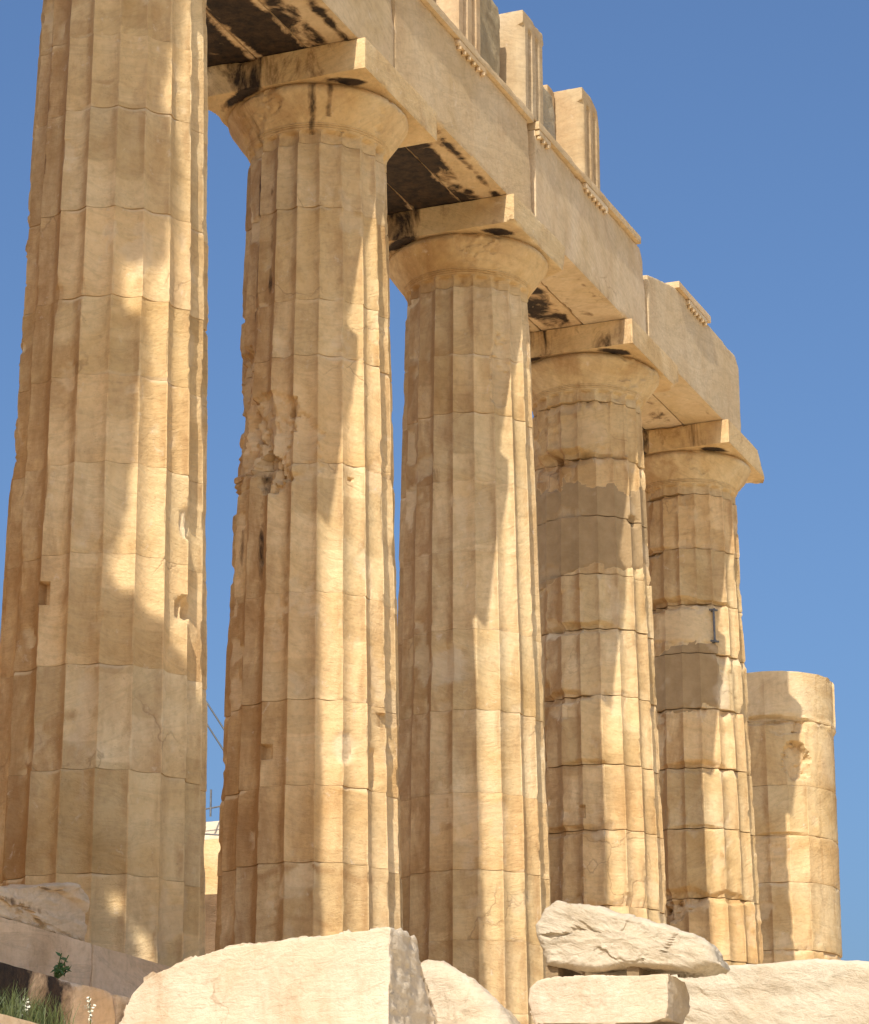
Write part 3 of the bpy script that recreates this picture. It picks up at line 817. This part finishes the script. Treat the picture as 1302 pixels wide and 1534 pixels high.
# ------------------------------------------------------------------ stones
def stone(name, outline, axis, val, thick, mat, label, cat, seed, rnd=0.05, rough=0.03, taper=0.0, ridge=0.0, slant=(0, 0), nper=260, nd=None, fq=2.0, group=None, side_rough=None, freq2=9, strat=(1, 1, 1.8), ff=(2.0, 6.0), crust=None, inner=1.0, endcut=()):
    """closed star-shaped outline given in the plane axis=val, carried along that axis by thick, rounded and roughened"""
    pts = np.array(outline, float)
    d = np.linalg.norm(np.roll(pts, -1, 0) - pts, axis=1)
    cum = np.concatenate([[0], np.cumsum(d)])
    s = np.linspace(0, cum[-1], nper, endpoint=False)
    ring = np.stack([np.interp(s, cum, np.append(pts[:, i], pts[0, i])) for i in range(2)], 1)
    cen = ring.mean(0)
    L = abs(thick)
    nd = nd or max(10, int(L / 0.035))
    prof = [(f, 0.0) for f in np.linspace(0.03, 1, 22)[:-1]]
    span = np.linalg.norm(ring - cen, axis=1).mean()
    prof = [(f * (1 - rnd / span), 0.0) for f, _ in prof]
    for a in np.linspace(0, math.pi / 2, 7):
        prof.append((1 - rnd / span * (1 - math.sin(a)), rnd * (1 - math.cos(a))))
    for f in np.linspace(0, 1, nd)[1:-1]:
        prof.append((1 - taper * f, rnd + (L - 2 * rnd) * f))
    for a in np.linspace(math.pi / 2, 0, 7):
        prof.append(((1 - taper) - rnd / span * (1 - math.sin(a)), L - rnd * (1 - math.cos(a))))
    for f in np.linspace(1, 0.03, 14)[1:]:
        prof.append((f * (1 - taper - rnd / span), L))
    m = len(prof)
    other = [i for i in range(3) if i != axis]
    P = np.zeros((m, nper, 3))
    sg = 1 if thick > 0 else -1
    for i, (f, dp) in enumerate(prof):
        r2 = cen + (ring - cen) * f
        P[i, :, other[0]] = r2[:, 0] + slant[0] * dp
        P[i, :, other[1]] = r2[:, 1] + slant[1] * dp
        P[i, :, axis] = val + sg * dp
    # radial normal approx
    du = np.roll(P, -1, 1) - np.roll(P, 1, 1)
    dv = np.gradient(P, axis=0)
    N = np.cross(du, dv)
    N /= np.maximum(np.linalg.norm(N, axis=2, keepdims=True), 1e-9)
    C = P.reshape(-1, 3).mean(0)
    if ((P - C) * N).sum() < 0:
        N = -N
    n1 = fbm(P * fq, seed, 5, 0.55)
    rid = 1 - 2 * np.abs(fbm(P * fq * np.array([1, 1, 1.9]) * 1.3, seed + 9, 5, 0.55) - 0.5)
    n2 = fbm(P * freq2, seed + 4, 4, 0.6)
    amt = np.full(P.shape[:2], rough)
    if side_rough is not None:
        amt = np.where(np.abs(N[..., axis]) < 0.5, side_rough, rough)
    disp = (n1 - 0.5) * 2 * amt + (n2 - 0.5) * amt * 1.0 + (rid - 0.8) * ridge
    if side_rough is not None:
        sd = np.abs(N[..., axis]) < 0.5
        disp = disp + np.where(sd, (facet(P * np.array([1, 1, 0.6]), 7.0, seed + 61) + 0.5 * facet(P * np.array([1, 1, 0.6]), 17.0, seed + 62)) * side_rough * 0.8, 0)
    if ridge:
        pw = P + (n1 - 0.5)[..., None] * 0.25
        disp = disp + (facet(pw * np.array(strat), ff[0], seed + 12) * 0.9 + facet(pw * np.array(strat), ff[1], seed + 13) * 0.25) * ridge
    P = P + N * disp[..., None]
    for (pt, nn, amp, f2) in endcut:
        pt, nn = np.array(pt, float), np.array(nn, float); nn /= np.linalg.norm(nn)
        q = (P - pt) @ nn + (fbm(P * f2, seed + 33, 5, 0.6) - 0.5) * 2 * amp
        P = P - np.clip(q, 0, None)[..., None] * nn
    co = P.reshape(-1, 3)
    q, t = polar_grid_faces(nper, m, True)
    co = np.concatenate([co, [P[0].mean(0), P[-1].mean(0)]])
    # orientation: make faces point outwards
    a, b, c = co[q[:, 0]], co[q[:, 1]], co[q[:, 2]]
    if (np.cross(b - a, c - a) * (a - C)).sum() < 0:
        q = q[:, ::-1]; t = t[:, ::-1]
    org = np.array([C[0], C[1], co[:, 2].min()])
    z = np.zeros(len(co))
    o = make_obj(name, co - org, q, t, mat, None, {'fresh': z, 'crust': z if crust is None else crust(co), 'patch': z}, sharp=55)
    o.location = org
    return tag(o, label, cat, group)

STG = 'fallen stones in front of the temple'
stone('marble_block', [(-1.80, -1.5), (-1.84, -0.5), (-1.88, -0.33), (-1.93, -0.21), (-2.03, -0.12), (-2.16, -0.06), (-2.39, 0.01), (-2.63, 0.07), (-3.0, 0.09), (-3.41, 0.115), (-3.81, 0.135), (-3.93, 0.14), (-3.93, -0.5), (-3.93, -1.5)],
      0, -2.9, 1.25, M_BLOCK, 'large cream marble block in the foreground with a smooth sunlit face', 'stone block', 601, rnd=0.012, rough=0.010, side_rough=0.045, fq=2.0, nper=420, group=STG,
      endcut=[((-2.42, -3.9, 0.1), (1, 0, 0.62), 0.06, 3.0)])
stone('boulder', [(-3.50, 0.02), (-3.66, 0.11), (-3.82, 0.09), (-3.98, 0.0), (-4.08, -0.09), (-4.21, -0.23), (-4.32, -0.4), (-4.42, -0.8), (-4.4, -1.5), (-3.4, -1.5)],
      0, -1.7, 0.9, M_ROCK, 'rounded boulder leaning behind the right end of the cream block', 'boulder', 611, rnd=0.12, rough=0.035, taper=0.15, ridge=0.03, group=STG)
stone('boulder', [(-4.03, 0.54), (-4.1, 0.66), (-4.2, 0.72), (-4.34, 0.70), (-4.53, 0.65), (-4.74, 0.58), (-4.96, 0.53), (-5.17, 0.45), (-5.38, 0.37), (-5.45, 0.29), (-5.49, 0.16), (-5.32, 0.12), (-5.0, 0.16), (-4.73, 0.18), (-4.52, 0.16), (-4.35, 0.18), (-4.11, 0.24), (-4.06, 0.36)],
      0, -0.3, 0.85, M_ROCK, 'long wedge shaped rock propped on wooden chocks above the slab', 'boulder', 628, rnd=0.09, rough=0.026, taper=0.18, ridge=0.035, ff=(2.4, 6.0), nper=340, group=STG, fq=2.6, slant=(0, 0.02))
stone('stone_slab', [(-3.99, -0.05), (-4.0, 0.05), (-4.07, 0.105), (-4.27, 0.118), (-4.7, 0.104), (-5.12, 0.092), (-5.125, -0.11), (-5.1, -0.24), (-4.98, -0.27), (-4.5, -0.25), (-4.04, -0.23)],
      0, -0.35, 0.72, M_BLOCK, 'flat dressed slab under the wedge shaped rock', 'stone slab', 631, rnd=0.018, rough=0.012, side_rough=0.02, nper=340, group=STG,
      endcut=[((0.12, -5.12, 0.09), (1, -0.1, 0.75), 0.03, 3), ((0.16, -5.12, -0.1), (1, -0.1, -0.5), 0.03, 3)])
stone('stone_slab', [(-3.3, 0.55), (-3.6, 0.70), (-3.78, 0.76), (-4.12, 0.78), (-4.49, 0.795), (-4.99, 0.795), (-5.61, 0.76), (-6.6, 0.72), (-7.0, 0.3), (-7.0, -1.4), (-3.3, -1.4)],
      0, 4.0, 1.8, M_ROCK, 'long pale layered ledge of stone at the lower right corner', 'stone slab', 641, rnd=0.05, rough=0.03, ridge=0.06, strat=(0.6, 0.35, 3.2), ff=(1.3, 4.0), nper=420, group=STG, fq=1.1)
stone('stone_slab', [(-3.55, -0.34), (-3.7, -0.30), (-5.3, -0.32), (-5.4, -0.5), (-5.3, -1.5), (-3.5, -1.5)],
      0, -0.6, 1.5, M_ROCK, 'rough stone at the bottom edge under the dressed slab', 'stone slab', 651, rnd=0.05, rough=0.03, ridge=0.03, group=STG)
stone('broken_block', [(-4.6, 0.338), (-4.6, 0.45), (-3.8, 0.50), (-3.21, 0.56), (-2.64, 0.67), (-2.3, 0.73), (-2.10, 0.74), (-1.99, 0.69), (-1.985, 0.56), (-2.03, 0.40), (-2.02, 0.338)],
      1, -1.06, 0.5, M_STEP, 'loose broken block lying on the top step at the left edge', 'stone block', 661, rnd=0.03, rough=0.014, ridge=0.04, strat=(0.5, 1, 3), group=STG, fq=2.4, nper=340,
      crust=lambda p: 0.50 * np.exp(-((p[:, 2] - 0.47) / 0.06) ** 2) * (p[:, 0] < -2.4) * (p[:, 1] < -0.95))
def chock(x, y, z0, dx, dy, h, label, seed):
    o = worn_box('wooden_chock', (x, y, z0), (x + dx, y + dy, z0 + h), M_WOOD, None, 0.02, seed, 0.006, 0.015, 0.003, origin=(x, y, z0))
    o.location = (x, y, z0)
    return tag(o, label, 'wooden chock', 'wooden chocks under the propped rock')
chock(-0.22, -4.20, 0.122, 0.6, 0.11, 0.115, 'left wooden chock between the slab and the wedge shaped rock', 671)
chock(-0.24, -4.86, 0.102, 0.6, 0.10, 0.10, 'right wooden chock between the slab and the wedge shaped rock', 672)

# ------------------------------------------------------------------ seen between the two nearest columns
w = worn_box('cella_wall', (15.0, 5.6, BASE - 0.02), (17.0, 8.2, 4.74), M_COL, None, 0.10, 701, 0.02, 0.08, 0.01, origin=(15, 5.6, 0))
w.location = (15, 5.6, 0)
tag(w, 'tan marble wall fragment glimpsed between the two nearest columns', 'wall')
w = worn_box('wall_coping', (15.1, 5.7, 4.744), (16.9, 8.1, 5.08), M_BLOCK, None, 0.06, 702, 0.02, 0.08, 0.01, cuts=[((15.1, 6.5, 4.74), (-0.6, 0, 0.5), 0.02, 2)], origin=(15.1, 5.7, 4.744))
w.location = (15.1, 5.7, 4.744)
tag(w, 'bright sunlit coping stone on the wall fragment behind the columns', 'stone block')
w = worn_box('low_block', (10.0, 3.2, BASE - 0.018), (11.2, 5.0, 2.98), M_SHADED, None, 0.06, 703, 0.02, 0.08, 0.012, origin=(10, 3.2, 0))
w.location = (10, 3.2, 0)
tag(w, 'standing block, coloured dark for shade, low in the gap between the two nearest columns', 'stone block')
r = bars('metal_railing', [((15.0, 6.52, 5.06), (15.0, 6.52, 5.45), 0.015), ((15.0, 5.75, 5.25), (15.0, 8.0, 5.05), 0.012), ((15.0, 5.75, 4.70), (15.0, 8.0, 5.0), 0.012)], M_IRON)
tag(r, 'thin metal rail above the coping stone behind the columns', 'railing')
for za, zb, lab in ((13.30, 11.92, 'upper dark cable slanting across the gap between the two nearest columns'), (12.78, 11.40, 'lower dark cable slanting across the gap between the two nearest columns')):
    s = (zb - za) / 1.0
    r = bars('cable', [((40, 20.6, za + 2.1), (40, 17.0, za - 3.2), 0.022)], M_CABLE)
    tag(r, lab, 'cable', 'crane cables behind the columns')

# ------------------------------------------------------------------ plants
def leafy(name, loc, n, size, spread, label, seed, mat=M_LEAF):
    rnd = random.Random(seed)
    root = empty(name, loc, label, 'plant')
    stems, co, q = [], [], []
    for i in range(n):
        a = rnd.uniform(0, 2 * math.pi); h = rnd.uniform(0.25, 1.0) * spread
        tip = Vector((math.cos(a) * spread * rnd.uniform(0.1, 0.6), -abs(math.sin(a)) * spread * 0.5, h))
        stems.append(((0, 0, 0), tuple(tip), 0.004))
        for j in range(4):
            c = tip * rnd.uniform(0.5, 1.0) + Vector([rnd.uniform(-1, 1) * size * 0.6 for _ in range(3)])
            d = Vector([rnd.gauss(0, 1) for _ in range(3)]).normalized(); e = d.orthogonal().normalized()
            o = len(co)
            s = size * rnd.uniform(0.6, 1.1)
            co += [tuple(c - d * s), tuple(c + e * s * 0.45), tuple(c + d * s), tuple(c - e * s * 0.45)]
            q.append((o, o + 1, o + 2, o + 3))
    make_obj('foliage', np.array(co), q, np.zeros((0, 3)), mat, root, smooth=False)
    bars('stem', stems, mat, root, n=4)
    return root
leafy('weed', (-3.60, -1.70, -0.20), 12, 0.032, 0.19, 'small green leafy weed growing on the middle step', 801)
rnd = random.Random(5)
co, q = [], []
for i in range(1500):
    x = rnd.uniform(-5.7, -4.35) if rnd.random() < 0.9 else rnd.uniform(-5.6, -3.6)
    y = rnd.uniform(-2.35, -1.86)
    h = rnd.uniform(0.04, 0.20) * (1.5 if -5.3 < x < -4.4 else 0.6)
    a = rnd.uniform(0, math.pi); wd = 0.004
    lx, ly = rnd.gauss(0, 0.3) * h, rnd.gauss(0, 0.3) * h
    o = len(co)
    dx, dy = math.cos(a) * wd, math.sin(a) * wd
    co += [(x - dx, y - dy, -0.73), (x + dx, y + dy, -0.73), (x + lx * 0.4 + dx * 0.7, y + ly * 0.4 + dy * 0.7, -0.73 + h * 0.6), (x + lx * 0.4 - dx * 0.7, y + ly * 0.4 - dy * 0.7, -0.73 + h * 0.6),
           (x + lx + dx * .15, y + ly + dy * .15, -0.73 + h), (x + lx - dx * .15, y + ly - dy * .15, -0.73 + h)]
    q += [(o, o + 1, o + 2, o + 3), (o + 3, o + 2, o + 4, o + 5)]
g = make_obj('grass', np.array(co), q, np.zeros((0, 3)), M_GRASS, None, smooth=False)
g['kind'] = 'stuff'
tag(g, 'green grass growing along the lowest step at the left', 'grass')
def flower(loc, h, label, seed):
    rnd = random.Random(seed)
    root = empty('wildflower', loc, label, 'wildflower', 'pale wildflower stalks by the steps')
    lean = rnd.uniform(-0.15, 0.15)
    bars('stem', [((0, 0, 0), (lean * h, 0, h), 0.004)], M_GRASS, root, n=5)
    co, q = [], []
    for i in range(36):
        f = rnd.uniform(0.45, 1.0)
        c = Vector((lean * h * f + rnd.gauss(0, 0.012), rnd.gauss(0, 0.012), h * f))
        d = Vector([rnd.gauss(0, 1) for _ in range(3)]).normalized(); e = d.orthogonal().normalized(); s = 0.013
        o = len(co)
        co += [tuple(c - d * s), tuple(c + e * s), tuple(c + d * s), tuple(c - e * s)]
        q.append((o, o + 1, o + 2, o + 3))
    make_obj('blossom', np.array(co), q, np.zeros((0, 3)), M_FLOWER, root, smooth=False)
for i, (x, y, h, lab) in enumerate([(-5.33, -2.1, 0.34, 'pale wildflower stalk nearest the left edge'), (-5.15, -2.1, 0.46, 'tallest pale wildflower stalk, before the black stain'),
                                    (-4.85, -2.2, 0.24, 'short pale wildflower stalk in the middle of the grass'), (-3.85, -2.15, 0.36, 'pale wildflower stalk standing alone right of the grass')]):
    flower((x, y, -0.73), h, lab, 900 + i)

# ------------------------------------------------------------------ ground: one sheet out to the horizon
gx = np.concatenate([[-6000, -1500, -400, -120], np.linspace(-60, 60, 61), [120, 400, 1500, 6000]])
X, Y = np.meshgrid(gx, gx)
Z = -1.34 - 3.4 * sstep(-3.5, -11.5, Y * 1.0) * 1.0
Z = np.where(Y > -3.5, -1.34, Z) + (fbm(np.stack([X * .3, Y * .3, X * 0], -1), 3, 4) - 0.5) * 0.25 * (np.abs(X) < 100)
Z = np.where(Y > -3.0, -1.45, Z)
n = len(gx)
idx = np.arange(n * n).reshape(n, n)
q = np.stack([idx[:-1, :-1], idx[:-1, 1:], idx[1:, 1:], idx[1:, :-1]], -1).reshape(-1, 4)
g = make_obj('ground', np.stack([X, Y, Z], -1).reshape(-1, 3), q, np.zeros((0, 3)), M_GROUND)
g['kind'] = 'structure'
